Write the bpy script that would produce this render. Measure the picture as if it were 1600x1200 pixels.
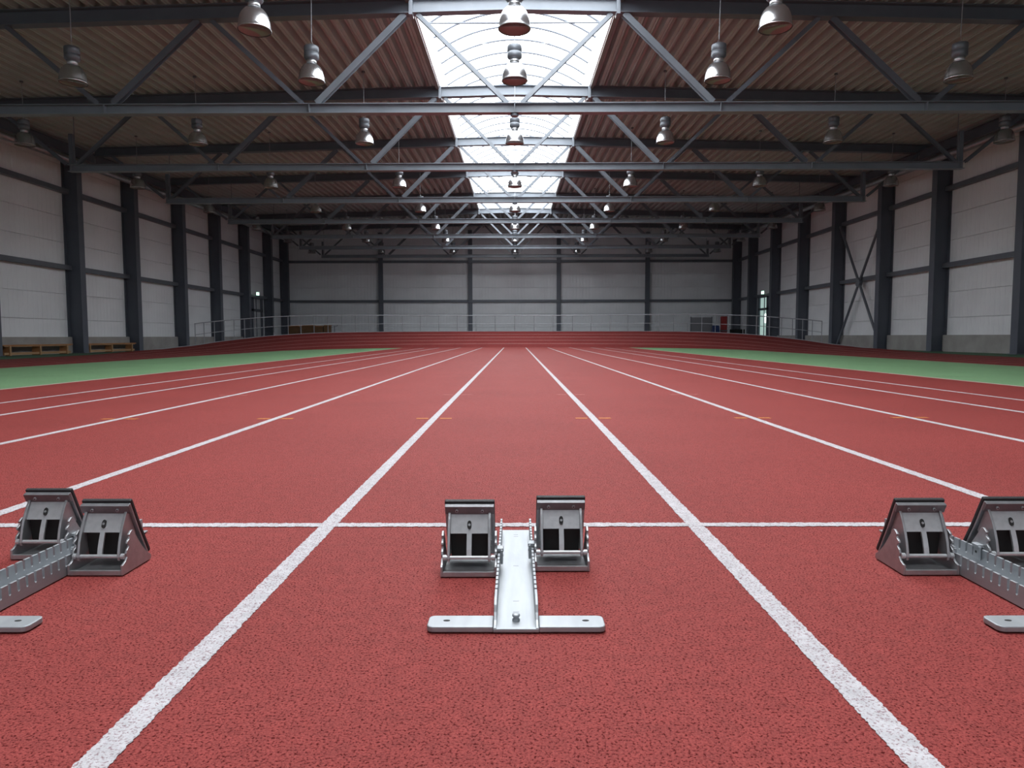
import bpy, math, random
from mathutils import Vector, Matrix, Euler
random.seed(7)
for o in list(bpy.data.objects): bpy.data.objects.remove(o)
SC = bpy.context.scene
COL = SC.collection
PI = math.pi

# ------------------------------------------------------------------ camera, world, exposure
cam_d = bpy.data.cameras.new('camera'); cam = bpy.data.objects.new('camera', cam_d); COL.objects.link(cam)
cam_d.sensor_width = 36.0; cam_d.lens = 36.0*1100/1600; cam_d.clip_end = 300; cam_d.clip_start = .05
pitch = math.atan(74.5/1100); yaw = math.atan(5/1100); roll = 0.0022
cam.matrix_world = (Matrix.Translation((0, 0, .628)) @ Matrix.Rotation(yaw, 4, 'Z')
                    @ Matrix.Rotation(PI/2-pitch, 4, 'X') @ Matrix.Rotation(-roll, 4, 'Z'))
SC.camera = cam
w = bpy.data.worlds.new('sky'); SC.world = w; w.use_nodes = True
w.node_tree.nodes['Background'].inputs[0].default_value = (.85, .92, 1, 1)
w.node_tree.nodes['Background'].inputs[1].default_value = 1.35
SC.view_settings.view_transform = 'Standard'; SC.view_settings.look = 'None'
SC.view_settings.gamma = 1; SC.view_settings.use_curve_mapping = False
SC.view_settings.exposure = 0.0
SKYLIGHT_STRENGTH = 8.0

# ------------------------------------------------------------------ materials
def mat(name, col, rough=.6, metal=0., col2=None, nscale=5., bump=0., bscale=None, detail=3, spec=.5, emit=None, es=0, stretch=None, coat=0):
    m = bpy.data.materials.new(name); m.use_nodes = True
    nt = m.node_tree; N = nt.nodes; L = nt.links; b = N['Principled BSDF']
    b.inputs['Base Color'].default_value = (*col, 1)
    b.inputs['Roughness'].default_value = rough; b.inputs['Metallic'].default_value = metal
    b.inputs['Specular IOR Level'].default_value = spec
    tc = N.new('ShaderNodeTexCoord'); src = tc.outputs['Object']
    if stretch:
        mp = N.new('ShaderNodeMapping'); mp.inputs['Scale'].default_value = stretch
        L.new(src, mp.inputs[0]); src = mp.outputs[0]
    if col2:
        n = N.new('ShaderNodeTexNoise'); n.inputs['Scale'].default_value = nscale; n.inputs['Detail'].default_value = detail
        r = N.new('ShaderNodeValToRGB'); r.color_ramp.elements[0].position = .35; r.color_ramp.elements[1].position = .65
        r.color_ramp.elements[0].color = (*col, 1); r.color_ramp.elements[1].color = (*col2, 1)
        L.new(src, n.inputs['Vector']); L.new(n.outputs['Fac'], r.inputs[0]); L.new(r.outputs[0], b.inputs['Base Color'])
    if bump:
        n2 = N.new('ShaderNodeTexNoise'); n2.inputs['Scale'].default_value = bscale or nscale; n2.inputs['Detail'].default_value = 4
        bp = N.new('ShaderNodeBump'); bp.inputs['Strength'].default_value = bump; bp.inputs['Distance'].default_value = .01
        L.new(src, n2.inputs['Vector']); L.new(n2.outputs['Fac'], bp.inputs['Height']); L.new(bp.outputs[0], b.inputs['Normal'])
    if emit:
        b.inputs['Emission Color'].default_value = (*emit, 1); b.inputs['Emission Strength'].default_value = es
    return m

def rubber(name, base, dark, light, bumps=.6, speck=1.0, rough=.7, spec=.25):
    """granulated rubber running surface: fine dark pits, light grains, big soft wear"""
    m = bpy.data.materials.new(name); m.use_nodes = True
    nt = m.node_tree; N = nt.nodes; L = nt.links; b = N['Principled BSDF']
    b.inputs['Roughness'].default_value = rough
    tc = N.new('ShaderNodeTexCoord'); src = tc.outputs['Object']
    def noise(s, d, ro=.5):
        n = N.new('ShaderNodeTexNoise'); n.inputs['Scale'].default_value = s; n.inputs['Detail'].default_value = d
        n.inputs['Roughness'].default_value = ro
        L.new(src, n.inputs['Vector']); return n.outputs['Fac']
    def ramp(fac, p0, c0, p1, c1):
        r = N.new('ShaderNodeValToRGB'); e = r.color_ramp.elements
        e[0].position = p0; e[0].color = (*c0, 1); e[1].position = p1; e[1].color = (*c1, 1)
        L.new(fac, r.inputs[0]); return r.outputs[0]
    def mix(a, bb, f, typ='MIX'):
        x = N.new('ShaderNodeMix'); x.data_type = 'RGBA'; x.blend_type = typ
        for s, v in ((x.inputs[0], f), (x.inputs[6], a), (x.inputs[7], bb)):
            if hasattr(v, 'links'): L.new(v, s)
            elif isinstance(v, tuple): s.default_value = (*v, 1)
            else: s.default_value = v
        return x.outputs[2]
    fine = noise(240, 2, .6)
    c = ramp(fine, .36, base, .66, light)
    pits = ramp(noise(185, 3, .7), .39, (1, 1, 1), .47, (0, 0, 0))
    pf = N.new('ShaderNodeMath'); pf.operation = 'MULTIPLY'; pf.inputs[1].default_value = .75*speck; L.new(pits, pf.inputs[0])
    c = mix(c, dark, pf.outputs[0])
    mid = ramp(noise(28, 3), .3, (.86, .86, .86), .7, (1.08, 1.08, 1.08))
    c = mix(c, mid, 1.0, 'MULTIPLY')
    big = ramp(noise(1.1, 4), .3, (.93, .92, .92), .7, (1.06, 1.06, 1.06))
    c = mix(c, big, 1.0, 'MULTIPLY')
    L.new(c, b.inputs['Base Color'])
    sp = N.new('ShaderNodeMath'); sp.operation = 'MULTIPLY_ADD'; sp.inputs[1].default_value = -spec; sp.inputs[2].default_value = spec
    L.new(pits, sp.inputs[0]); L.new(sp.outputs[0], b.inputs['Specular IOR Level'])
    bp = N.new('ShaderNodeBump'); bp.inputs['Strength'].default_value = bumps; bp.inputs['Distance'].default_value = .006
    L.new(noise(185, 3, .7), bp.inputs['Height']); L.new(bp.outputs[0], b.inputs['Normal'])
    return m

M = {}
M['red'] = rubber('red_rubber', (.205, .027, .025), (.030, .005, .006), (.32, .058, .050), .8)
M['red_bank_shaded'] = rubber('shaded_red_bank_rubber', (.17, .022, .021), (.07, .01, .01), (.22, .034, .031), .3, .6, .75, .2)  # track red darkened for the shade past the skylight's end
M['green'] = rubber('green_rubber', (.15, .28, .14), (.07, .15, .07), (.20, .35, .19), .3, .5)
M['green_dark'] = rubber('dark_green_rubber', (.05, .12, .07), (.03, .06, .04), (.07, .15, .09), .3, .5)
def paint(name, col, under):
    m = rubber(name, col, under, tuple(min(1, c*1.12) for c in col), .6, .9); return m
M['paint'] = paint('white_line_paint', (.46, .45, .47), (.20, .09, .095))
M['cream'] = paint('cream_line_paint', (.48, .40, .36), (.25, .14, .12))
M['thinline'] = paint('pale_bank_line_paint', (.46, .30, .29), (.25, .08, .08))
M['orange'] = paint('orange_mark_paint', (.46, .17, .05), (.25, .06, .04))
M['pink'] = paint('pale_pink_mark_paint', (.33, .11, .10), (.22, .05, .04))
M['concrete'] = mat('concrete', (.27, .26, .25), .85, col2=(.34, .33, .32), nscale=1.6, bump=.2, bscale=30, detail=8)
M['slab'] = mat('floor_slab', (.22, .22, .23), .8, col2=(.27, .27, .28), nscale=1.5)
M['panel'] = mat('pale_metal_cladding', (.72, .74, .77), .5, col2=(.79, .81, .84), nscale=.7, detail=5, spec=.4)
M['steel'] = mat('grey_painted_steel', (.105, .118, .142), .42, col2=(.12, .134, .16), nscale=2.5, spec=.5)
M['steel_lit'] = mat('lit_grey_painted_steel', (.175, .20, .23), .38, col2=(.20, .226, .26), nscale=2.5, spec=.5)  # paler copy of the truss steel, falling light put into the colour
M['column'] = mat('column_paint', (.085, .098, .125), .45, col2=(.10, .113, .14), nscale=1.5)
M['deck'] = mat('brown_steel_deck', (.375, .42, .41), .5, col2=(.44, .49, .48), nscale=1.2, detail=6, spec=.4)
M['deckedge'] = mat('brown_edge_trim', (.20, .19, .18), .5)
M['white'] = mat('white_curb', (.82, .84, .86), .4)
M['pane'] = mat('milky_skylight_sheet', (.85, .88, .9), .35, emit=(.93, .97, 1), es=SKYLIGHT_STRENGTH)
M['duct'] = mat('galvanised_duct', (.45, .44, .44), .3, .9, col2=(.55, .54, .54), nscale=6)
M['alu'] = mat('brushed_aluminium', (.31, .33, .35), .52, .5, col2=(.36, .38, .40), nscale=30, bump=.03, bscale=200, stretch=(1, .15, 1))
M['cast'] = mat('cast_aluminium', (.35, .36, .375), .42, .75, col2=(.41, .42, .435), nscale=40, bump=.08, bscale=300)
M['face'] = mat('satin_face_plate', (.46, .475, .49), .42, .6, col2=(.52, .535, .55), nscale=60, bump=.05, bscale=300)
M['dark_cast'] = mat('darker_cast_aluminium', (.15, .15, .16), .5, .6, col2=(.19, .19, .20), nscale=40, bump=.08, bscale=300)
M['black_rubber'] = mat('black_rubber', (.012, .012, .014), .6, bump=.3, bscale=400)
M['blackhole'] = mat('black_and_recess_shade', (.01, .01, .01), .8)  # plain black; also stands for shade inside the pedal openings
M['lampshade'] = mat('polished_lamp_shade', (.60, .61, .63), .24, .92, col2=(.52, .53, .55), nscale=3)
M['lampglass'] = mat('lamp_cover_glass', (.20, .17, .16), .12, .2, spec=.8)
M['lampbody'] = mat('grey_lamp_housing', (.13, .145, .165), .4, .3)
M['neck'] = mat('bright_lamp_neck', (.6, .62, .64), .3, .9)
M['wood'] = mat('bench_wood', (.32, .14, .05), .5, col2=(.40, .18, .07), nscale=3, stretch=(8, 1, 8))
M['wood_light'] = mat('pale_bench_wood', (.34, .20, .10), .5, col2=(.42, .25, .13), nscale=3, stretch=(8, 1, 8))
M['wood_brown'] = mat('brown_plywood', (.12, .06, .025), .55, col2=(.17, .085, .035), nscale=3)
M['rail'] = mat('grey_rail_paint', (.30, .32, .35), .4, .2)
M['redpaint'] = mat('dark_red_mat', (.22, .008, .01), .6)
M['blue'] = mat('dark_blue_vinyl', (.02, .035, .12), .5)
M['board'] = mat('grey_board', (.20, .20, .22), .6)
M['doorglass'] = mat('daylit_door_glass', (.5, .6, .58), .1, emit=(.72, 1.0, .92), es=.42)
M['doorpanel'] = mat('pale_door_leaf', (.42, .44, .46), .4)
M['exit'] = mat('exit_sign_face', (.1, .6, .3), .4, emit=(.55, 1, .72), es=1.6)
M['exitwhite'] = mat('exit_sign_mark', (.9, 1, .9), .4, emit=(.9, 1, .95), es=3.0)

# ------------------------------------------------------------------ mesh builder
class MB:
    def __init__(s): s.v = []; s.f = []; s.sm = []
    def add(s, vs, fs, smooth=False):
        o = len(s.v); s.v += [tuple(v) for v in vs]; s.f += [tuple(i+o for i in f) for f in fs]; s.sm += [smooth]*len(fs); return s
    def box(s, x0, x1, y0, y1, z0, z1):
        vs = [(x0,y0,z0),(x1,y0,z0),(x1,y1,z0),(x0,y1,z0),(x0,y0,z1),(x1,y0,z1),(x1,y1,z1),(x0,y1,z1)]
        return s.add(vs, [(0,3,2,1),(4,5,6,7),(0,1,5,4),(1,2,6,5),(2,3,7,6),(3,0,4,7)])
    def bar(s, p0, p1, wd, ht, up=(0,0,1), ou=0, ow=0):
        """rectangular bar p0->p1, wd across, ht along 'up' ; ou/ow offset"""
        p0 = Vector(p0); p1 = Vector(p1); d = (p1-p0).normalized(); up = Vector(up)
        sd = d.cross(up).normalized(); u = sd.cross(d).normalized()
        vs = []
        for p in (p0, p1):
            for a, b in ((-1,-1),(1,-1),(1,1),(-1,1)):
                vs.append(p + sd*(a*wd/2+ow) + u*(b*ht/2+ou))
        return s.add(vs, [(0,1,2,3),(7,6,5,4),(0,4,5,1),(1,5,6,2),(2,6,7,3),(3,7,4,0)])
    def ibeam(s, p0, p1, h, b, tf=.015, tw=.01, up=(0,0,1)):
        s.bar(p0, p1, b, tf, up, ou=h/2-tf/2); s.bar(p0, p1, b, tf, up, ou=-h/2+tf/2)
        return s.bar(p0, p1, tw, h-2*tf, up)
    def tube(s, pts, r, n=8, caps=True):
        pts = [Vector(p) for p in pts]; rings = []
        for i, p in enumerate(pts):
            d = (pts[min(i+1, len(pts)-1)]-pts[max(i-1, 0)]).normalized()
            a = Vector((0,0,1)) if abs(d.z) < .9 else Vector((1,0,0))
            u = d.cross(a).normalized(); v = d.cross(u)
            rings.append([p+u*math.cos(2*PI*k/n)*r+v*math.sin(2*PI*k/n)*r for k in range(n)])
        vs = [q for rg in rings for q in rg]; fs = []
        for i in range(len(pts)-1):
            for k in range(n):
                a = i*n+k; b = i*n+(k+1) % n; fs.append((a, a+n, b+n, b))
        s.add(vs, fs, True)
        if caps:
            s.add(rings[0], [tuple(range(n))]); s.add(rings[-1], [tuple(reversed(range(n)))])
        return s
    def lathe(s, prof, n=20, c=(0,0,0), sm=True):
        vs = []; fs = []
        for r, z in prof:
            for k in range(n): vs.append((c[0]+r*math.cos(2*PI*k/n), c[1]+r*math.sin(2*PI*k/n), c[2]+z))
        for i in range(len(prof)-1):
            for k in range(n):
                a = i*n+k; b = i*n+(k+1) % n; fs.append((a, b, b+n, a+n))
        return s.add(vs, fs, sm)
    def prism_x(s, poly, x0, x1):
        """polygon in (y,z) extruded from x0 to x1"""
        n = len(poly)
        vs = [(x0, y, z) for y, z in poly]+[(x1, y, z) for y, z in poly]
        fs = [tuple(range(n)), tuple(reversed(range(n, 2*n)))]
        for i in range(n): j = (i+1) % n; fs.append((i, i+n, j+n, j))
        return s.add(vs, fs)
    def prism_z(s, poly, z0, z1):
        n = len(poly)
        vs = [(x, y, z0) for x, y in poly]+[(x, y, z1) for x, y in poly]
        fs = [tuple(reversed(range(n))), tuple(range(n, 2*n))]
        for i in range(n): j = (i+1) % n; fs.append((i, j, j+n, i+n))
        return s.add(vs, fs)
    def mesh(s, name, m):
        me = bpy.data.meshes.new(name); me.from_pydata(s.v, [], s.f)
        me.polygons.foreach_set('use_smooth', s.sm); me.materials.append(M[m] if isinstance(m, str) else m)
        me.update(); return me
    def build(s, name, m, parent=None, bevel=0, fixn=False, **k):
        me = s.mesh(name, m)
        if fixn:
            import bmesh
            bm = bmesh.new(); bm.from_mesh(me); bmesh.ops.recalc_face_normals(bm, faces=bm.faces); bm.to_mesh(me); bm.free()
        o = bpy.data.objects.new(name, me); COL.objects.link(o)
        if parent: o.parent = parent
        if bevel:
            b = o.modifiers.new('bevel', 'BEVEL'); b.width = bevel; b.segments = 2; b.limit_method = 'ANGLE'; b.angle_limit = .6
        for a, v in k.items(): o[a] = v
        return o
def mobj(name, me, parent=None, loc=(0,0,0), **k):
    o = bpy.data.objects.new(name, me); COL.objects.link(o); o.location = loc
    if parent: o.parent = parent
    for a, v in k.items(): o[a] = v
    return o
def thing(name, label, cat, loc=(0,0,0), group=None, rz=0):
    o = bpy.data.objects.new(name, None); COL.objects.link(o); o.location = loc; o.rotation_euler = (0,0,rz)
    o.empty_display_size = .2
    o['label'] = label; o['category'] = cat
    if group: o['group'] = group
    return o
def struct(name, loc=(0,0,0)):
    o = bpy.data.objects.new(name, None); COL.objects.link(o); o.location = loc; o['kind'] = 'structure'; return o
def copy_tree(o, parent=None):
    c = o.copy(); COL.objects.link(c)
    if parent: c.parent = parent
    for ch in list(o.children): copy_tree(ch, c)
    return c
ORD = ['first', 'second', 'third', 'fourth', 'fifth', 'sixth', 'seventh', 'eighth', 'ninth', 'tenth', 'eleventh', 'twelfth']

# ------------------------------------------------------------------ hall dimensions (metres; x right, y down the track, z up)
Y_BACK = -14.0; Y_END = 53.8
XL, XR = -17.65, 16.95                  # inner faces of the side walls
TRUSS_Y = [16.2, 22.3, 28.4, 34.5, 40.5, 45.8, 51.0]
BOT = [5.73, 5.88, 6.03, 6.19, 6.31, 6.35, 6.38]
TOP = [7.94, 8.14, 8.28, 8.43, 8.57, 8.63, 8.70]      # top chord centre where the skylight edge crosses
A = 4.6                                 # node spacing of the trusses
def lerp(y, ys, vs):
    if y <= ys[0]: return vs[0]+(y-ys[0])*(vs[1]-vs[0])/(ys[1]-ys[0])
    if y >= ys[-1]: return vs[-1]+(y-ys[-1])*(vs[-1]-vs[-2])/(ys[-1]-ys[-2])
    for i in range(len(ys)-1):
        if ys[i] <= y <= ys[i+1]: return vs[i]+(vs[i+1]-vs[i])*(y-ys[i])/(ys[i+1]-ys[i])
SLOPE = .024
def top_z(x, y): return lerp(y, TRUSS_Y, TOP)+(2.3-abs(x))*SLOPE     # centre line of the top chord
def deck_z(x, y): return top_z(x, y)+.17

# ------------------------------------------------------------------ FLOOR
floor = MB().box(XL-.4, XR+.4, Y_BACK, Y_END+.3, -.15, -.012).build('floor', 'slab', kind='structure')
RI = 10.35; ROUT = 15.2; OX = -.15; OY = 30.6
EX = 6.22                                # edge of the red straight
# red straight: up to the inner arc of the bend
poly = [(-EX, Y_BACK), (EX, Y_BACK)]
a1 = math.acos((EX-OX)/RI); a0 = math.acos((-EX-OX)/RI)
for i in range(25):
    a = a1+(a0-a1)*i/24; poly.append((OX+RI*math.cos(a), OY+RI*math.sin(a)))
MB().prism_z(poly, -.012, 0).build('running_surface', 'red', floor, label='brick-red granulated rubber sprint straight')
for sgn in (-1, 1):
    p = [(sgn*EX, Y_BACK), (sgn*EX, OY+math.sqrt(RI**2-(sgn*EX-OX)**2))]
    a_s = math.acos((sgn*EX-OX)/RI); a_e = 0 if sgn > 0 else PI
    for i in range(1, 25):
        a = a_s+(a_e-a_s)*i/24; p.append((OX+RI*math.cos(a), OY+RI*math.sin(a)))
    p.append((OX+sgn*RI, Y_BACK))
    if sgn > 0: p = p[::-1]
    MB().prism_z(p, -.012, 0).build('infield_surface', 'green', floor, label='green rubber infield beside the straight', fixn=True)
# oval: straight - banked bend - straight
PHIK = [-1.57, -1.392, -1.298, -1.205, -1.028, -.848, -.731, -.55, -.277, 0, .55, .731, .848, 1.028, 1.205, 1.298, 1.392, 1.57]
HK = [.10, .225, .36, .475, .69, .825, .875, .915, .94, .94, .915, .875, .825, .69, .475, .36, .225, .10]
def bank(phi): return lerp(phi, PHIK, HK)
stations = []      # (x_inner,y_inner,x_outer,y_outer,h)
def hstr(y): t = max(0, min(1, (y-24.5)/(OY-24.5))); return .10*t*t*(3-2*t)
def rout(phi): t = max(0, min(1, (abs(phi)-1.1)/.47)); return ROUT-(1.1*t*t*(3-2*t))*.0-.0
def rstr(y): t = max(0, min(1, (y-14)/(OY-14))); return 14.1+(ROUT-14.1)*t*t*(3-2*t)
ysl = [Y_BACK, 0, 8, 14, 17, 20, 22, 24, 25, 26, 27, 28, 29, 30]
for y in ysl: stations.append(((-1, 0), (OX, y), RI, rstr(y), hstr(y)))
for i in range(61):
    ph = -PI/2+PI*i/60; stations.append(((math.sin(ph), math.cos(ph)), (OX, OY), RI, ROUT, bank(ph)))
for y in ysl[::-1]: stations.append(((1, 0), (OX, y), RI, rstr(y), hstr(y)))
def oval_pt(st, t, dz=0):
    (dx, dy), (cx, cy), ri, ro, h = st
    r = ri+(ro-ri)*t
    prof = h*(t if t > .12 else t*t/.12)   # eased foot of the bank
    return (cx+dx*r, cy+dy*r, prof+dz)
def ribbon(t0, t1, dz, nt=1, sts=stations):
    vs = []; fs = []
    for s_ in sts:
        for k in range(nt+1): vs.append(oval_pt(s_, t0+(t1-t0)*k/nt, dz))
    for i in range(len(sts)-1):
        for k in range(nt):
            a = i*(nt+1)+k; fs.append((a, a+nt+1, a+nt+2, a+1))
    return vs, fs
v, f = ribbon(0, 1, .0, 10)
bk = MB().add(v, f, True).build('banked_oval_track', 'red_bank_shaded', floor, label='red oval track rising into a banked bend, shade put into its colour', fixn=True)
for t in (.205, .405, .605, .805):
    v, f = ribbon(t-.0065, t+.0065, .006, 1)
    MB().add(v, f).build('lane_line', 'thinline', floor, label='thin pale lane line round the banked bend', fixn=True)
v, f = ribbon(0, .009, .004, 1)
MB().add(v, f).build('lane_line', 'cream', floor, label='pale line along the foot of the oval track', fixn=True)
# fascia at the high outer edge of the bank
vs = []; fs = []
for s_ in stations:
    p = oval_pt(s_, 1); q = oval_pt(s_, 1.006)
    vs += [(p[0], p[1], p[2]+.03), (q[0], q[1], p[2]+.03), (q[0], q[1], -.05), (p[0], p[1], p[2]-.02)]
n = len(stations)
for i in range(13, n-14):
    a = i*4; b = a+4; fs += [(a, b, b+1, a+1), (a+1, b+1, b+2, a+2), (a, a+3, b+3, b)]
MB().add(vs, fs).build('bank_edge_kerb', 'rail', floor, label='grey steel kerb on the high edge of the bend')
# dark green margin between oval and walls
for sgn, xw in ((-1, XL), (1, XR)):
    p = []
    side = [s_ for s_ in (stations[:14] if sgn < 0 else stations[-14:][::-1])]
    for s_ in side: q = oval_pt(s_, 1); p.append((q[0], q[1]))
    p += [(sgn*(ROUT)+OX, 31.5), (xw, 31.5), (xw, Y_BACK)]
    MB().prism_z(p, -.012, -.002).build('margin_surface', 'green_dark', floor, label='dark green margin strip along the wall', fixn=True)

# painted lines of the straight (thin raised paint film)
def line(x0, x1, y0, y1, m='paint', name='lane_line', **k):
    mb = MB(); y = max(y0, .7) if y1 > 10 else y0; rr = random.Random(int(x0*1000)+50)
    if y > y0: mb.box(x0, x1, y0, y, 0, .0016)
    if abs(x0) < 2.2 and y1 > 10:       # paint film with a ragged edge where the camera is close
        a = []
        while y < 7:
            a.append((x0+rr.uniform(-.0022, .0022), x1+rr.uniform(-.0022, .0022), y)); y += .0045*max(1, y)
        vs = []; fs = []
        for p, q, yy in a: vs += [(p, yy, .0016), (q, yy, .0016)]
        for i in range(len(a)-1): fs.append((2*i, 2*i+1, 2*i+3, 2*i+2))
        mb.add(vs, fs); y = a[-1][2]
    mb.box(x0, x1, y, y1, .0, .0016)
    return mb.build(name, m, floor, **k)
SH = -.013
for x in (.61, 1.83, 3.03, 4.16):
    for s_ in (-1, 1):
        line(s_*x+SH-.0265, s_*x+SH+.0265, Y_BACK, 39.4 if x < 4 else 38.6)
for s_ in (-1, 1):
    line(s_*4.92+SH-.025, s_*4.92+SH+.025, Y_BACK, 38.2)
    line(s_*EX-.03, s_*EX+.03, Y_BACK, 37.9, 'cream')
rr = random.Random(3); vs = []; fs = []; x = -6.15
while x < 6.15:
    vs += [(x, 2.286+rr.uniform(-.004, .004), .0022), (x, 2.331+rr.uniform(-.004, .004), .0022)]; x += .008
for i in range(len(vs)//2-1): fs.append((2*i, 2*i+2, 2*i+3, 2*i+1))
MB().add(vs, fs).build('start_line', 'paint', floor, label='white start line across the lanes')
for yy, dx0, dx1, m in ((5.37, .045, .135, 'orange'), (7.55, .05, .15, 'pink')):
    for x in (.61, 1.83, 3.03):
        for s_ in (-1, 1):
            for e in (-1, 1):
                c = s_*x+SH; a, b = sorted((c+e*dx0, c+e*dx1))
                line(a, b, yy-.028, yy+.028, m, 'lane_mark')

# ------------------------------------------------------------------ WALLS
COLY = [23.2, 27.95, 32.1, 36.7, 41.1, 45.5, 49.8]
COLY_ALL = [-3.2, 1.2, 5.6, 10.0, 14.4, 18.8]+COLY+[53.8]
ROWS = [.63, 1.32, 2.32, 3.35, 4.32, 5.32, 6.32, 7.32, 8.9]
def cladding(w, h):
    """one wall panel, ribbed upright, facing +y before turning; origin lower corner, x along"""
    mb = MB(); n = max(4, int(round(w/.25))); vs = []; fs = []
    xs = []
    for i in range(n):
        x0 = w*i/n; d = w/n
        xs += [(x0, 0.), (x0+d*.40, 0.), (x0+d*.47, .007), (x0+d*.53, .007), (x0+d*.60, 0.)]
    xs.append((w, 0.))
    for x, d in xs: vs += [(x, d, 0.006), (x, d, h-.006)]
    for i in range(len(xs)-1): fs.append((2*i, 2*i+2, 2*i+3, 2*i+1))
    k = len(vs)
    vs += [(0, .05, 0), (w, .05, 0), (0, .05, h), (w, .05, h), (0,0,0.006), (w,0,0.006), (0,0,h-.006), (w,0,h-.006)]
    fs += [(k+4, k, k+1, k+5), (k+6, k+7, k+3, k+2)]
    return mb.add(vs, fs).mesh('wall_panel', 'panel')
cache = {}
def panel(w, h):
    key = (round(w, 2), round(h, 2))
    if key not in cache: cache[key] = cladding(w, h)
    return cache[key]
for sgn, X, nm in ((-1, XL, 'wall_left'), (1, XR, 'wall_right')):
    wl = MB().box(X if sgn > 0 else X-.25, X+.25 if sgn > 0 else X, Y_BACK, Y_END, -.1, 9.2)
    # the backing wall sits behind the cladding
    wl = MB().box(*( (X+.05, X+.25) if sgn > 0 else (X-.25, X-.05)), Y_BACK, Y_END+.2, -.1, 9.3).build(nm, 'panel', kind='structure')
    ys = [Y_BACK]+COLY_ALL
    for i in range(len(ys)-1):
        y0, y1 = ys[i], ys[i+1]
        for r in range(len(ROWS)-1):
            z0, z1 = ROWS[r], ROWS[r+1]
            o = mobj('wall_panel', panel(y1-y0-.006, z1-z0-.006), wl)
            if sgn < 0: o.rotation_euler = (0, 0, PI/2); o.location = (X, y0+.003, z0+.003)
            else: o.rotation_euler = (0, 0, -PI/2); o.location = (X, y1-.003, z0+.003)
        if y0 > 10 or True:
            c0, c1 = y0+.15, y1-.15
            xa, xb = sorted((X, X-sgn*.16))
            MB().box(xa, xb, c0, c1, -.01, .645).build('concrete_plinth', 'concrete', wl, label='bare concrete plinth below the cladding', bevel=.01)
            for zc in (3.35, 6.3):
                g = MB().box(*sorted((X-sgn*.02, X-sgn*.22)), c0-.1, c1+.1, zc-.09, zc+.09)
                g.build('wall_girt', 'steel', wl, label='grey horizontal girt')
    # eave beam, brackets and ventilation duct under the roof edge
wb = MB().box(XL-.25, XR+.25, Y_END+.05, Y_END+.25, -.1, 9.6).build('wall_back', 'panel', kind='structure')
ENDX = [XL, -10.15, -3.38, 3.3, 10.0, XR]
for i in range(5):
    x0, x1 = ENDX[i], ENDX[i+1]
    for r in range(len(ROWS)-1):
        o = mobj('wall_panel', panel(x1-x0-.006, ROWS[r+1]-ROWS[r]-.006), wb, (x0+.003, Y_END, ROWS[r]+.003))
    MB().box(x0+.1, x1-.1, Y_END-.15, Y_END, -.01, .645).build('concrete_plinth', 'concrete', wb, label='bare concrete plinth below the cladding')
    for zc in (3.3, 6.27):
        MB().box(x0+.05, x1-.05, Y_END-.2, Y_END-.02, zc-.09, zc+.09).build('wall_girt', 'steel', wb, label='grey horizontal girt')
WZ0, WZ1, WX = 1.2, 7.2, 15.0       # unseen unglazed opening behind the camera, added to let in neutral fill light
mb = MB(); mb.box(XL-.25, XR+.25, Y_BACK-.2, Y_BACK, -.1, WZ0); mb.box(XL-.25, XR+.25, Y_BACK-.2, Y_BACK, WZ1, 9.2)
mb.box(XL-.25, -WX, Y_BACK-.2, Y_BACK, WZ0, WZ1); mb.box(WX, XR+.25, Y_BACK-.2, Y_BACK, WZ0, WZ1)
mb.build('wall_front', 'panel', kind='structure')
wf = struct('fill_opening', (0, Y_BACK-.1, 0))  # frame of the added light opening
for i in range(11):
    xx = -WX+2*WX*i/10; MB().box(xx-.06, xx+.06, -.09, .09, WZ0, WZ1).build('fill_opening_mullion', 'column', wf)
for zz in (WZ0+.06, (WZ0+WZ1)/2, WZ1-.06): MB().box(-WX, WX, -.08, .08, zz-.06, zz+.06).build('fill_opening_transom', 'column', wf)

# side columns: H sections, web broadside to the camera
def column_mesh(d, h):
    """origin at base centre of the inner flange face, depth runs to +x"""
    mb = MB()
    mb.box(0, .022, -.17, .17, 0, h); mb.box(d-.022, d, -.17, .17, 0, h); mb.box(.022, d-.022, -.008, .008, 0, h)
    return mb
def plate_mesh(d): return MB().box(-.06, d+.0, -.21, .21, 0, .025)
for sgn, X in ((-1, XL), (1, XR)):
    for i, y in enumerate(COLY+[53.35]):
        side = 'left' if sgn < 0 else 'right'
        where = ('nearest' if i == 0 else ('corner' if i == 7 else ORD[i]+' from the camera'))
        t = thing('steel_column', ('dark grey steel column in the far %s corner' % side) if i == 7 else
                  'tall dark grey steel column on the %s wall, %s' % (side, where), 'column', (X-sgn*.60, y, -.0), 'steel columns along the %s wall' % side, 0 if sgn > 0 else PI)
        h = deck_z(X, y)-.55
        column_mesh(.60, h).build('shaft', 'column', t)
        plate_mesh(.58).build('base_plate', 'column', t)
        MB().box(-.0, .6, -.17, .17, h, h+.02).build('cap_plate', 'column', t)
for i, x in enumerate(ENDX[1:-1]):
    t = thing('steel_column', 'grey steel column on the end wall, %s from the left corner' % ORD[i], 'column', (x, Y_END-.35, 0), 'steel columns on the end wall', PI/2)
    h = deck_z(x, Y_END)-.3
    mb = MB(); mb.box(0, .02, -.15, .15, 0, h); mb.box(.28, .30, -.15, .15, 0, h); mb.box(.02, .28, -.006, .006, 0, h)
    mb.build('shaft', 'column', t); MB().box(-.04, .3, -.19, .19, 0, .02).build('base_plate', 'column', t)
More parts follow.
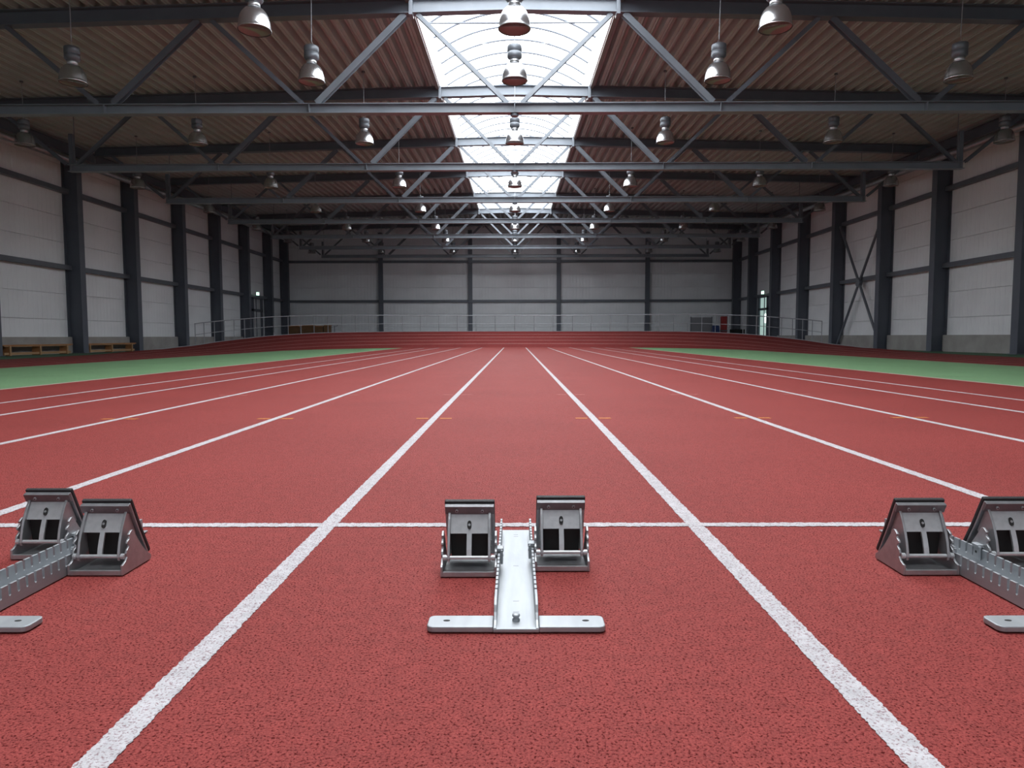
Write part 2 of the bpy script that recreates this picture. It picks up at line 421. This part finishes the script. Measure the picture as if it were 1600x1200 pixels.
# wind bracing on the right wall
t = thing('wall_bracing', 'crossed steel tubes bracing one bay of the right wall', 'brace', (XR-.30, 34.4, 0))
MB().tube([(0, -2.15, .15), (0, 2.15, 6.2)], .06, 10).build('brace_tube', 'steel', t)
MB().tube([(-.0, -2.15, 6.2), (0, 2.15, .15)], .06, 10).build('brace_tube', 'steel', t)
MB().tube([(-.08, 0, 3.175), (.08, 0, 3.175)], .2, 16).build('gusset_disc', 'steel', t)
# duct + eave beam
for sgn, X in ((-1, XL), (1, XR)):
    side = 'left' if sgn < 0 else 'right'
    xe = X-sgn*1.0
    t = thing('eave_beam', 'dark steel eave beam running along the top of the %s wall' % side, 'beam', (0, 0, 0), 'eave beams')
    for yy0, yy1 in zip([6.0]+TRUSS_Y, TRUSS_Y+[53.5]):
        MB().ibeam((xe, yy0+.02, top_z(xe, yy0)-.28), (xe, yy1-.02, top_z(xe, yy1)-.28), .36, .2).build('beam_length', 'column', t)
    xd = X-sgn*1.1
    t = thing('ventilation_duct', 'long shiny round duct under the %s roof edge' % side, 'duct', (0, 0, 0), 'ventilation ducts')
    ys = [8+i*1.5 for i in range(30)]
    MB().tube([(xd, y, top_z(xd, y)-.68) for y in ys], .13, 14).build('duct_pipe', 'duct', t)
    for y in ys[1::4]:
        MB().tube([(xd, y-.03, top_z(xd, y)-.68), (xd, y+.03, top_z(xd, y)-.68)], .142, 14).build('duct_collar', 'duct', t)

# ------------------------------------------------------------------ ROOF
ceiling = struct('ceiling')
BAYS = [Y_BACK, -2.0, 4.0, 10.1]+TRUSS_Y+[Y_END+.1]
def deck_mesh(xa, xb, y0, y1):
    n = max(1, int(round(abs(xb-xa)/.345))); vs = []; fs = []; pr = []
    for i in range(n):
        x0 = xa+(xb-xa)*i/n; d = (xb-xa)/n
        pr += [(x0, .19), (x0+d*.15, .19), (x0+d*.20, .165), (x0+d*.25, .19), (x0+d*.40, .19), (x0+d*.50, 0.), (x0+d*.63, 0.), (x0+d*.66, .022), (x0+d*.74, .022), (x0+d*.77, 0.), (x0+d*.90, 0.), ]
    pr.append((xb, .19))
    for yy in (y0, y1):
        for x, dz in pr: vs.append((x, yy, deck_z(x, yy)+dz))
    k = len(pr)
    for i in range(k-1): fs.append((i, i+1, i+1+k, i+k))
    # weather skin above
    m0 = len(vs); vs += [(xa, y0, deck_z(xa, y0)+.3), (xb, y0, deck_z(xb, y0)+.3), (xb, y1, deck_z(xb, y1)+.3), (xa, y1, deck_z(xa, y1)+.3)]
    fs.append((m0, m0+1, m0+2, m0+3))
    return MB().add(vs, fs)
SKY_END = 45.8; SKY_START = -2.0
for b0, b1 in zip(BAYS[:-1], BAYS[1:]):
    for sgn in (-1, 1):
        xe = XL-.2 if sgn < 0 else XR+.2
        xa, xb = sorted((sgn*2.42, xe))
        deck_mesh(xa, xb, b0, b1).build('roof_deck', 'deck', ceiling, label='brown corrugated steel roof deck')
        MB().bar((sgn*2.37, b0, deck_z(2.37, b0)+.05), (sgn*2.37, b1, deck_z(2.37, b1)+.05), .10, .26).build('deck_edge_trim', 'deckedge', ceiling)
    if b0 >= SKY_END-.1 or b1 <= SKY_START+.1:
        deck_mesh(-2.32, 2.32, b0, b1).build('roof_deck', 'deck', ceiling, label='brown corrugated steel roof deck')

# skylight: white curbs, milky curved sheets between thin ribs
sky = struct('window_1')
HW = 2.30; RISE = .72
def arc_pts(y, n=16, r=0.):
    z0 = deck_z(HW, y)+.80; R = (HW*HW+RISE*RISE)/(2*RISE); a = math.asin(HW/R); out = []
    for i in range(n+1):
        t = -a+2*a*i/n; out.append(((R+r)*math.sin(t), y, z0+(R+r)*math.cos(t)-(R-RISE)))
    return out
for sgn in (-1, 1):
    for b0, b1 in zip(BAYS[:-1], BAYS[1:]):
        if b0 >= SKY_END-.1 or b1 <= SKY_START+.1: continue
        MB().bar((sgn*(HW+.01), b0, deck_z(HW, b0)+.41), (sgn*(HW+.01), b1, deck_z(HW, b1)+.41), .04, .88).build('skylight_curb', 'white', sky, label='white upstand along the skylight')
y = SKY_START
while y < SKY_END-.05:
    y1 = min(y+1.02, SKY_END)
    a = arc_pts(y+.0, 12, .02); b = arc_pts(y1-.0, 12, .02); k = len(a)
    MB().add(a+b, [(i, i+k, i+k+1, i+1) for i in range(k-1)], True).build('skylight_pane', 'pane', sky)
    if y > 8: MB().tube(arc_pts(y1, 20, -.035), .030, 6).build('skylight_rib', 'steel', sky)
    y = y1
for ya in (SKY_START, SKY_END):      # end walls of the vault
    p = arc_pts(ya, 12); z0 = p[0][2]-.83
    vs = p+[(HW, ya, z0), (-HW, ya, z0)]
    MB().add(vs, [tuple(range(len(vs)))]).build('skylight_end_sheet', 'white', sky)
for i, yt in enumerate([10.1]+TRUSS_Y[:5]):
    yb = yt+3.05; z0 = deck_z(HW, yb)+.70
    MB().tube([(-HW, yb, z0), (HW, yb, z0)], .024, 6).build('tie_rod', 'steel', sky)

# trusses
def truss(i, y):
    name_pos = ['nearest to the camera', 'second from the camera', 'third from the camera', 'fourth from the camera', 'fifth from the camera', 'sixth from the camera', 'farthest, close to the end wall'][i]
    t = thing('roof_truss', 'grey steel roof truss spanning the hall, '+name_pos, 'truss', (0, y, 0), 'roof trusses')
    zb = BOT[i]; tz = lambda x: top_z(x, y)
    zt = lambda x: tz(x)-.16
    # top chord: plain outer lengths; the length across the skylight has its light painted in
    for s in (-1, 1):
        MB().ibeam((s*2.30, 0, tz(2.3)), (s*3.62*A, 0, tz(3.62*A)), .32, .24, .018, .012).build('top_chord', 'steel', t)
        MB().box(*sorted((s*2.26, s*2.34)), -.13, .13, tz(2.3)-.2, tz(2.3)+.2).build('splice_plate', 'steel_lit', t)
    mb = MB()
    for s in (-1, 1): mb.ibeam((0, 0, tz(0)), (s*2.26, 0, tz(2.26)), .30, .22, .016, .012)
    mb.build('skylight_chord', 'steel_lit', t)
    MB().ibeam((-3.02*A, 0, zb), (3.02*A, 0, zb), .215, .22, .016, .012).build('bottom_chord', 'steel_lit', t)
    for k in range(-3, 4):
        MB().box(k*A-.008, k*A+.008, -.11, .11, zb-.10, zb+.10).build('stiffener', 'steel_lit', t)
    MB().tube([(0, 0, zb-.17), (0, 0, zb-.115)], .09, 12).build('node_boss', 'steel', t)
    for k in range(-3, 4):
        for s in (-1, 1):
            x0 = k*A+s*.16; x1 = (k+.5*s)*A-s*.14
            # compression members rise away from the centre line, ties lean to it
            heavy = (k*s < 0) or abs(k) == 3
            w_, h_ = (.135, .14) if heavy and abs(k) < 3 else (.095, .10)
            m = 'steel_lit' if abs(x1) < 5 else 'steel'  # middle diagonals take the lit copy of the paint
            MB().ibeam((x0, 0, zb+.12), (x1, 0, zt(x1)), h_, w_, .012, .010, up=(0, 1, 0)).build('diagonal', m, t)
    for s in (-1, 1):
        x = s*3*A
        MB().box(x-.06, x+.06, -.05, .05, zb+.12, zb+1.05).build('hanger_post', 'steel', t)
        MB().tube([(x-s*.1, 0, zb+.1), (x-s*.1, 0, tz(x))], .012, 6).build('hanger_rod', 'steel', t)
for i, y in enumerate(TRUSS_Y): truss(i, y)

# ------------------------------------------------------------------ LAMPS
def make_lamp():
    t = thing('pendant_lamp', '', 'lamp', (0, 0, 0), 'high bay pendant lamps')
    prof = [(.262, -.262), (.268, -.255), (.262, -.245), (.258, -.20), (.250, -.13), (.232, -.06), (.20, .01), (.158, .062), (.118, .088), (.09, .098), (.07, .10)]
    MB().lathe(prof, 28).build('shade', 'lampshade', t)
    MB().lathe([(0.0001, -.238), (.248, -.238), (.254, -.246), (.258, -.252)], 28).build('cover_glass', 'lampglass', t)
    MB().lathe([(.07, .095), (.098, .10), (.098, .165), (.09, .17), (.085, .19)], 20).build('neck', 'neck', t)
    MB().lathe([(.0001, .165), (.10, .165), (.125, .19), (.148, .21), (.148, .30), (.142, .305), (.142, .315), (.148, .32), (.148, .43), (.14, .445), (.0001, .445)], 20).build('ballast_housing', 'lampbody', t)
    mb = MB(); mb.tube([(-.045, 0, .44), (-.03, 0, .50), (0, 0, .56), (.03, 0, .50), (.045, 0, .44)], .007, 6)
    mb.build('suspension_hook', 'neck', t)
    return t
lamp0 = make_lamp()
used = False
LROWS = [(11.8, 5.86, 4.23, 0), (14.7, 6.06, 4.13, 9.0), (20.7, 6.43, 4.33, 9.15), (26.8, 6.47, 4.33, 9.15), (33.0, 6.64, 4.37, 9.2), (39.0, 6.74, 4.35, 9.2), (44.3, 6.76, 4.3, 9.25), (49.5, 6.70, 4.3, 9.3)]
cable_cache = {}
for ri, (y, h, x1, x2) in enumerate(LROWS):
    xs = [0, -x1, x1]
    if x2: xs += [-x2, x2]
    if ri >= 2: xs += [-14.15, 14.05]
    order = sorted(xs)
    rowname = ('nearest row' if ri == 0 else ('farthest row' if ri == len(LROWS)-1 else ORD[ri]+' row from the camera'))
    nn = len(order)
    for x in xs:
        if used: L_ = copy_tree(lamp0)
        else: L_ = lamp0; used = True
        for ch in list(L_.children):
            if ch.name.startswith('cable'): bpy.data.objects.remove(ch)
        k = order.index(x)
        if x == 0: pos = 'below the skylight centre'
        else:
            d = abs(k-nn//2); pos = '%s %s of the centre lamp' % (ORD[d-1], 'left' if x < 0 else 'right')
        L_['label'] = 'silver bell pendant lamp, %s, %s' % (rowname, pos)
        L_.location = (x, y, h)
        top = (deck_z(HW, y)+.70) if x == 0 else deck_z(x, y)
        L_.rotation_euler = (random.uniform(-.025, .025), 0, random.uniform(-3, 3))
        MB().tube([(0, 0, .55), (0, 0, top-h)], .009, 6).build('cable', 'rail', L_)
        if x != 0: MB().tube([(0, 0, top-h-.04), (0, 0, top-h)], .05, 8).build('ceiling_rose', 'lampbody', L_)
# tie rods that carry the centre lamps
    MB().tube([(-HW, y, deck_z(HW, y)+.70), (HW, y, deck_z(HW, y)+.70)], .010, 6).build('lamp_tie_rod', 'rail', sky)

# ------------------------------------------------------------------ GUARD RAIL on the bank edge
PHI = [-1.39, -1.346, -1.296, -1.249, -1.204, -1.156, -1.113, -1.07, -1.024, -0.962, -0.907, -0.849, -0.789, -0.729, -0.67, -0.611, -0.55, -0.47, -0.394, -0.315, -0.236, -0.156, -0.075, 0.008, 0.091, 0.171, 0.254, 0.333, 0.413, 0.49, 0.56, 0.626, 0.686, 0.747, 0.808, 0.866, 0.925, 0.987, 1.046, 1.104, 1.159, 1.21, 1.257, 1.303, 1.349]
gr = thing('guard_rail', 'curved grey tubular guard rail on the high edge of the banked bend', 'railing', (OX, OY, 0))
RG = ROUT+.04
def gp(ph, dz): return (RG*math.sin(ph), RG*math.cos(ph), bank(ph)+dz)
for ph in PHI: MB().tube([gp(ph, -.02), gp(ph, 1.02)], .019, 8).build('post', 'rail', gr)
fine = [PHI[0]+(PHI[-1]-PHI[0])*i/90 for i in range(91)]
MB().tube([gp(p, 1.03) for p in fine], .024, 8).build('top_rail', 'rail', gr)
MB().tube([gp(p, .50) for p in fine], .015, 8).build('middle_rail', 'rail', gr)

# ------------------------------------------------------------------ DOORS with glazed leaves and lit exit signs
def door(nm, sgn, X):
    d = struct(nm, (X, 0, 0))
    s = -sgn
    def bx(n, x0, x1, y0, y1, z0, z1, m, **k):
        return MB().box(*sorted((s*x0, s*x1)), y0, y1, z0, z1).build(n, m, d, **k)
    y0, y1 = 47.15, 48.95
    bx('door_frame', .0, .2, y0, y0+.10, 0, 3.3, 'column'); bx('door_frame', .0, .2, y1-.28, y1, 0, 3.3, 'column')
    bx('door_frame', .0, .2, y0, y1, 2.35, 2.5, 'column'); bx('door_frame', 0, .2, y0, y1, 3.2, 3.3, 'column')
    gm = 'doorglass' if sgn > 0 else 'doorpanel'
    bx('transom_pane', .06, .09, y0+.1, y1-.28, 2.5, 3.2, gm)
    lf = bx('door_leaf', .05, .10, y0+.1, y1-.28, .05, 2.35, gm, label='glazed door leaf')
    bx('door_mullion', .04, .13, y0+.68, y0+.76, .05, 3.2, 'column')
    if sgn > 0: bx('door_pane', .11, .12, y0+.25, y0+.6, 1.5, 2.1, 'exitwhite', label='bright daylit upper pane')
    e = thing('exit_sign', 'small green glowing exit sign above the %s wall door' % ('left' if sgn < 0 else 'right'), 'sign', (X+s*.3, y0+.55, 3.52), 'exit signs')
    MB().box(-.05, .05, -.12, .12, -.12, .12).build('sign_case', 'column', e)
    MB().box(*sorted((s*.05, s*.056)), -.11, .11, -.11, .11).build('sign_face', 'exit', e)
    MB().box(-.05, .05, -.13, -.12, -.11, .11).build('sign_face', 'exit', e)
    f = MB(); f.prism_x([(-.1, -.015), (-.03, -.015), (-.03, -.05), (.03, 0), (-.03, .05), (-.03, .015), (-.1, .015)], *sorted((s*.056, s*.06)))
    f.box(*sorted((s*.056, s*.06)), .05, .1, -.08, .08)
    f.box(-.03, .03, -.134, -.13, -.07, .07)
    f.build('sign_symbol', 'exitwhite', e)
door('door_1', -1, XL); door('door_2', 1, XR)

# ------------------------------------------------------------------ BENCHES along the left wall
def bench(lab, x, y0, y1, end=0):
    t = thing('wooden_bench', lab, 'bench', (x, (y0+y1)/2, 0), 'wooden gym benches')
    hl = (y1-y0)/2
    MB().box(-.15, .15, -hl, hl, .335, .375).build('seat', 'wood', t, bevel=.006)
    for yy in (-hl+.35, 0.0, hl-.35):
        MB().add([(-.15, yy-.03, 0), (.15, yy-.03, 0), (.13, yy-.03, .335), (-.13, yy-.03, .335), (-.15, yy+.03, 0), (.15, yy+.03, 0), (.13, yy+.03, .335), (-.13, yy+.03, .335)],
                 [(0,1,2,3), (7,6,5,4), (0,4,5,1), (1,5,6,2), (2,6,7,3), (3,7,4,0)]).build('leg', 'wood', t, fixn=True)
        MB().box(.135, .165, yy-.035, yy+.035, 0, .335).build('leg_edge', 'wood_light', t, label='pale leg edge')
    MB().box(.05, .12, -hl+.1, hl-.1, .03, .11).build('lower_rail', 'wood_light', t, label='pale lower beam')
    MB().box(.1, .135, -hl+.1, hl-.1, .305, .335).build('apron', 'wood_light', t, label='pale apron under the seat')
bench('low wooden bench on the left wall, nearer the camera, before the plinth', -17.25, 23.45, 27.2)
bench('low wooden bench on the left wall, farther one, between two columns', -17.25, 27.95, 31.75)

# ------------------------------------------------------------------ equipment behind the bend
def crate(x, y, w, h, lab):
    t = thing('plywood_crate', lab, 'crate', (x, y, 0), 'brown plywood crates')
    MB().box(-w/2, w/2, -.3, .3, .03, h).build('body', 'wood_brown', t, bevel=.01)
    MB().box(-w/2-.02, w/2+.02, -.32, .32, h, h+.05).build('lid', 'wood', t)
    for s in (-1, 1): MB().box(s*w/2-.04, s*w/2+.04, -.33, -.3, .0, h).build('corner_batten', 'wood_brown', t)
    MB().box(-w/2, w/2, -.325, -.3, h*.72, h*.76).build('slat', 'wood_brown', t)
for i, (px, w_) in enumerate(((462, .70), (482.5, .74), (499, .46), (510.5, .34))):
    yy = 49.0+.12*i; crate((px-805)*(yy)/1100+.04*i, yy, w_, 1.34+.04*(i % 2), 'brown plywood crate behind the guard rail, %s from the left corner' % ORD[i])
t = thing('hurdle_stand', 'small dark metal stand right of the plywood crates', 'stand', (-12.9, 50, 0))
MB().tube([(-.2, 0, 0), (-.2, 0, 1.25), (.35, 0, 1.42)], .025, 8).build('frame', 'column', t)
MB().tube([(.1, 0, 0), (.1, 0, 1.4)], .02, 8).build('upright', 'column', t)
MB().box(-.3, .3, -.2, .2, 0, .03).build('foot', 'column', t)
t = thing('notice_board', 'grey mobile board behind the rail, right of the bend', 'board', (13.35, 50.7, 0))
MB().box(-.75, .75, -.02, .02, .45, 1.95).build('panel', 'board', t)
for s in (-1, 1):
    MB().box(s*.75-.03, s*.75+.03, -.03, .03, .04, 2.0).build('upright', 'column', t)
    MB().box(s*.75-.03, s*.75+.03, -.3, .3, 0, .05).build('foot', 'column', t)
t = thing('blue_crash_mat', 'dark blue folded crash mat leaning beside the grey board', 'mat', (14.05, 49.6, 0))
MB().prism_x([(-.3, 0), (.3, 0), (.3, .9), (.1, 1.35), (-.1, 1.35), (-.3, .9)], -.24, .24).build('cover', 'blue', t, bevel=.04)
MB().box(-.25, .25, -.02, .02, .2, 1.36).build('strap', 'board', t)
t = thing('red_crash_mat', 'upright dark red mat near the far right corner', 'mat', (14.75, 50.0, 0))
MB().box(-.21, .21, -.15, .15, 0, 2.0).build('cover', 'redpaint', t, bevel=.04)
MB().box(-.212, .212, -.17, .17, .95, 1.03).build('strap', 'column', t)
t = thing('equipment_trolley', 'black equipment trolley in the far right corner', 'trolley', (15.9, 50.6, 0))
MB().box(-.45, .45, -.3, .3, .15, 1.1).build('body', 'blackhole', t, bevel=.03)
MB().tube([(-.4, 0, 1.1), (-.4, 0, 1.9), (.2, 0, 2.1)], .03, 8).build('handle', 'column', t)
for s in (-1, 1): MB().tube([(s*.35, -.3, .08), (s*.35, .3, .08)], .08, 12).build('wheel', 'black_rubber', t)

# ------------------------------------------------------------------ STARTING BLOCKS
def make_pedal(parent, xo, yo):
    """one foot block: bracket (the part) with its sub-parts; y runs forward to the start line"""
    W = .0735
    side = [(0, 0), (0, .027), (.008, .029), (.017, .034), (.0245, .043), (.021, .052), (.0245, .060), (.034, .068), (.0345, .072), (.0265, .078), (.028, .083),
            (.038, .088), (.039, .093), (.0365, .099), (.043, .1035), (.050, .108), (.058, .107), (.066, .096), (.080, .076), (.100, .050), (.122, .028), (.143, .014), (.145, .006), (.140, 0)]
    side = side[::-1]
    mb = MB()
    for s in (-1, 1):
        mb.prism_x(side, *sorted((s*W, s*(W-.006))))
    tray = [(0, 0), (.140, 0), (.135, .006), (.070, .006), (.040, .0065), (.018, .009), (.008, .0125), (.0, .0135)]
    mb.prism_x(tray, -W+.006, W-.006)
    br = mb.build('pedal_bracket', 'cast', parent, bevel=.0012, fixn=True); br.location = (xo, yo, .001)
    # foot plate, leaning, hollow curve
    pth = [(.060, .176), (.074, .148), (.088, .118), (.101, .092), (.115, .067), (.128, .043), (.137, .027), (.141, .017)]
    def strip(off0, off1, w, ext=0):
        a = []; b = []
        for i, (y, z) in enumerate(pth):
            j0 = max(0, i-1); j1 = min(len(pth)-1, i+1)
            ty, tz = pth[j1][0]-pth[j0][0], pth[j1][1]-pth[j0][1]; l = math.hypot(ty, tz); ny, nz = -tz/l, ty/l
            e = ext if i == 0 else 0
            a.append((y+ny*off0-ty/l*e, z+nz*off0-tz/l*e)); b.append((y+ny*off1-ty/l*e, z+nz*off1-tz/l*e))
        return MB().prism_x(a+b[::-1], -w, w)
    strip(-.0, .005, .0655).build('foot_plate', 'cast', br, bevel=.0012, fixn=True)
    strip(.0052, .0165, .067, .007).build('rubber_pad', 'black_rubber', br, bevel=.003, fixn=True, label='black rubber foot pad')
    # lip strip with two screws at the top of the foot plate
    MB().prism_x([(.052, .1725), (.060, .177), (.071, .153), (.063, .150)], -.0655, .0655).build('lip_strip', 'dark_cast', br, bevel=.001, fixn=True)
    for s in (-1, 1):
        ax = Vector((0, -.9, -.36)).normalized()
        c = Vector((s*.034, .0565, .161))
        MB().tube([c-ax*.002, c+ax*.0035], .0042, 12).build('screw', 'alu', br)
        MB().tube([c+ax*.0035, c+ax*.0039], .0018, 8).build('screw_socket', 'blackhole', br)
    # curved side ribs
    rib = [(.060, .156), (.050, .141), (.039, .121), (.0305, .101), (.023, .079), (.0175, .056), (.0155, .043), (.018, .034), (.024, .032), (.030, .036), (.040, .040),
           (.060, .055), (.085, .075), (.100, .088), (.088, .114), (.074, .145)]
    for s in (-1, 1):
        MB().prism_x(rib, s*.0535-.0035, s*.0535+.0035).build('arc_rib', 'cast', br, bevel=.001, fixn=True)
        for k in range(4):   # bright adjusting pins behind the bracket
            zz = .052+.014*k; y_ = .050+.005*k
            MB().tube([(s*.0565, y_, zz), (s*.0590, y_, zz)], .0024, 8).build('adjusting_pin', 'alu', br)
    # curved face plate between the ribs with a slotted hole
    fp = [(.0625, .150), (.0555, .134), (.0475, .118), (.0410, .104)]
    MB().prism_x(fp+[(y+.005, z-.0022) for y, z in fp[::-1]], -.050, .050).build('face_plate', 'face', br, fixn=True)
    hp = []
    for i in range(16):
        a = 2*PI*i/16; hp.append((.0055*math.cos(a), .0085*math.sin(a) + (.003 if math.sin(a) > 0 else -.003)))
    u = Vector((0, .016, .031)).normalized(); nrm = Vector((0, -.031, .016)).normalized(); c = Vector((0, .0497, .1245))
    vs = [c+Vector((x, 0, 0))+u*z+nrm*.0022 for x, z in hp]+[c+Vector((x, 0, 0))+u*z-nrm*.006 for x, z in hp]
    MB().add(vs, [tuple(range(16)), tuple(range(31, 15, -1))]+[(i, i+16, (i+1) % 16+16, (i+1) % 16) for i in range(16)]).build('slot_hole', 'blackhole', br, fixn=True)
    MB().tube([c+nrm*.0015, c+nrm*.0032], .0034, 12).build('slot_bolt', 'cast', br)
    # centre strip down to the cross bar
    cs = [(.0415, .105), (.033, .084), (.0265, .064), (.0235, .050)]
    MB().prism_x(cs+[(y+.005, z-.002) for y, z in cs[::-1]], -.0065, .0065).build('centre_strip', 'face', br, fixn=True)
    # black block standing for the shade inside the openings
    MB().prism_x([(.052, .104), (.092, .104), (.100, .09), (.075, .03), (.060, .03)], -.0495, .0495).build('opening_shade', 'blackhole', br, fixn=True)
    # cross bar on its notches
    mb = MB(); mb.tube([(-.069, .0225, .0445), (.069, .0225, .0445)], .0052, 16)
    for s in (-1, 1): mb.tube([(s*.0685, .0225, .0445), (s*.059, .0225, .0445)], .0078, 16)
    mb.build('cross_bar', 'face', br)
    return br

def make_block(loc, lo, ro, label):
    t = thing('starting_block', label, 'starting block', loc, 'aluminium starting blocks')
    Wr = .048; Lr = .775
    # rail: floor of the channel + two slotted side walls
    mb = MB(); mb.box(-Wr+.003, Wr-.003, .0, Lr, .001, .0055)
    zt, zs = .052, .024
    for s in (-1, 1):
        top = [(.0, .001), (.0, .011), (.012, .012), (.026, .018), (.038, .030), (.047, .043), (.058, .0505), (.070, zt)]
        y = .118
        while y+.010 < Lr-.050:
            top += [(y, zt), (y+.0008, zs+.003), (y+.0042, zs), (y+.0077, zs+.003), (y+.0085, zt)]
            y += .0295
        top += [(Lr-.036, zt), (Lr-.034, .001)]
        mb.prism_x(top[::-1], *sorted((s*Wr, s*(Wr-.0062))))
    mb.build('slotted_rail', 'alu', t, bevel=.0008, fixn=True)
    mb = MB()
    for y in (.10, .165, .42, .70, .72): mb.box(-.007, .007, y, y+.0015, .0055, .0058)
    mb.build('rail_mark', 'dark_cast', t)
    # cross foot: rounded flat bar each side of the channel
    for s in (-1, 1):
        x0, x1 = s*(Wr+.001), s*.190; r = .012; pl = [(x0, .0), (x1-s*r, .0), (x1-s*r*.3, r*.3), (x1, r), (x1, .062-r), (x1-s*r*.3, .062-r*.3), (x1-s*r, .062), (x0, .062)]
        if s < 0: pl = pl[::-1]
        MB().prism_z(pl, .001, .0135).build('cross_foot', 'alu', t, bevel=.0022, fixn=True)
        hc = [(s*.150+.0075*math.cos(a*PI/8), .033+.0045*math.sin(a*PI/8)) for a in range(16)]
        MB().prism_z(hc, .0128, .0139).build('spike_hole', 'blackhole', t, fixn=True)
    MB().box(-Wr-.001, Wr+.001, -.001, .012, .001, .0095).build('front_web', 'alu', t, bevel=.002)
    MB().lathe([(.0001, .0055), (.0085, .0055), (.0085, .009), (.0062, .011), (.0062, .015), (.0085, .016), (.0085, .0195), (.0065, .0212), (.0001, .0212)], 20, (0, .052, 0)).build('bolt', 'alu', t)
    for s, off in ((-1, lo), (1, ro)):
        make_pedal(t, s*(Wr+.002+.0735), off)
        yc = off+.045
        mb = MB(); mb.prism_z([(s*.0545, yc), (s*.0545, yc+.022), (s*.049, yc+.030), (s*.038, yc+.030), (s*.033, yc+.022), (s*.033, yc)][::(1 if s < 0 else -1)], .0535, .063)
        mb.box(*sorted((s*.0345, s*.0405)), yc-.006, yc+.020, .022, .060)
        mb.box(*sorted((s*.0490, s*.0535)), yc-.002, yc+.020, .030, .058)
        mb.build('clamp', 'alu', t, bevel=.0015, fixn=True)
        MB().tube([(s*.0343, yc+.007, .043), (s*.0336, yc+.007, .043)], .0035, 12).build('clamp_hole', 'blackhole', t)
        MB().tube([(s*.0535, yc-.01, .046), (s*.058, yc-.01, .046)], .006, 12).build('clamp_axle', 'alu', t)
    return t
BY = 1.45
make_block((.001, BY, .0018), .344, .390, 'middle aluminium starting block, seen straight on, in the centre lane')
make_block((-1.2285, BY, .0018), .492, .357, 'left aluminium starting block, cut off by the left picture edge')
make_block((1.2105, BY, .0018), .357, .372, 'right aluminium starting block, cut off by the right picture edge')
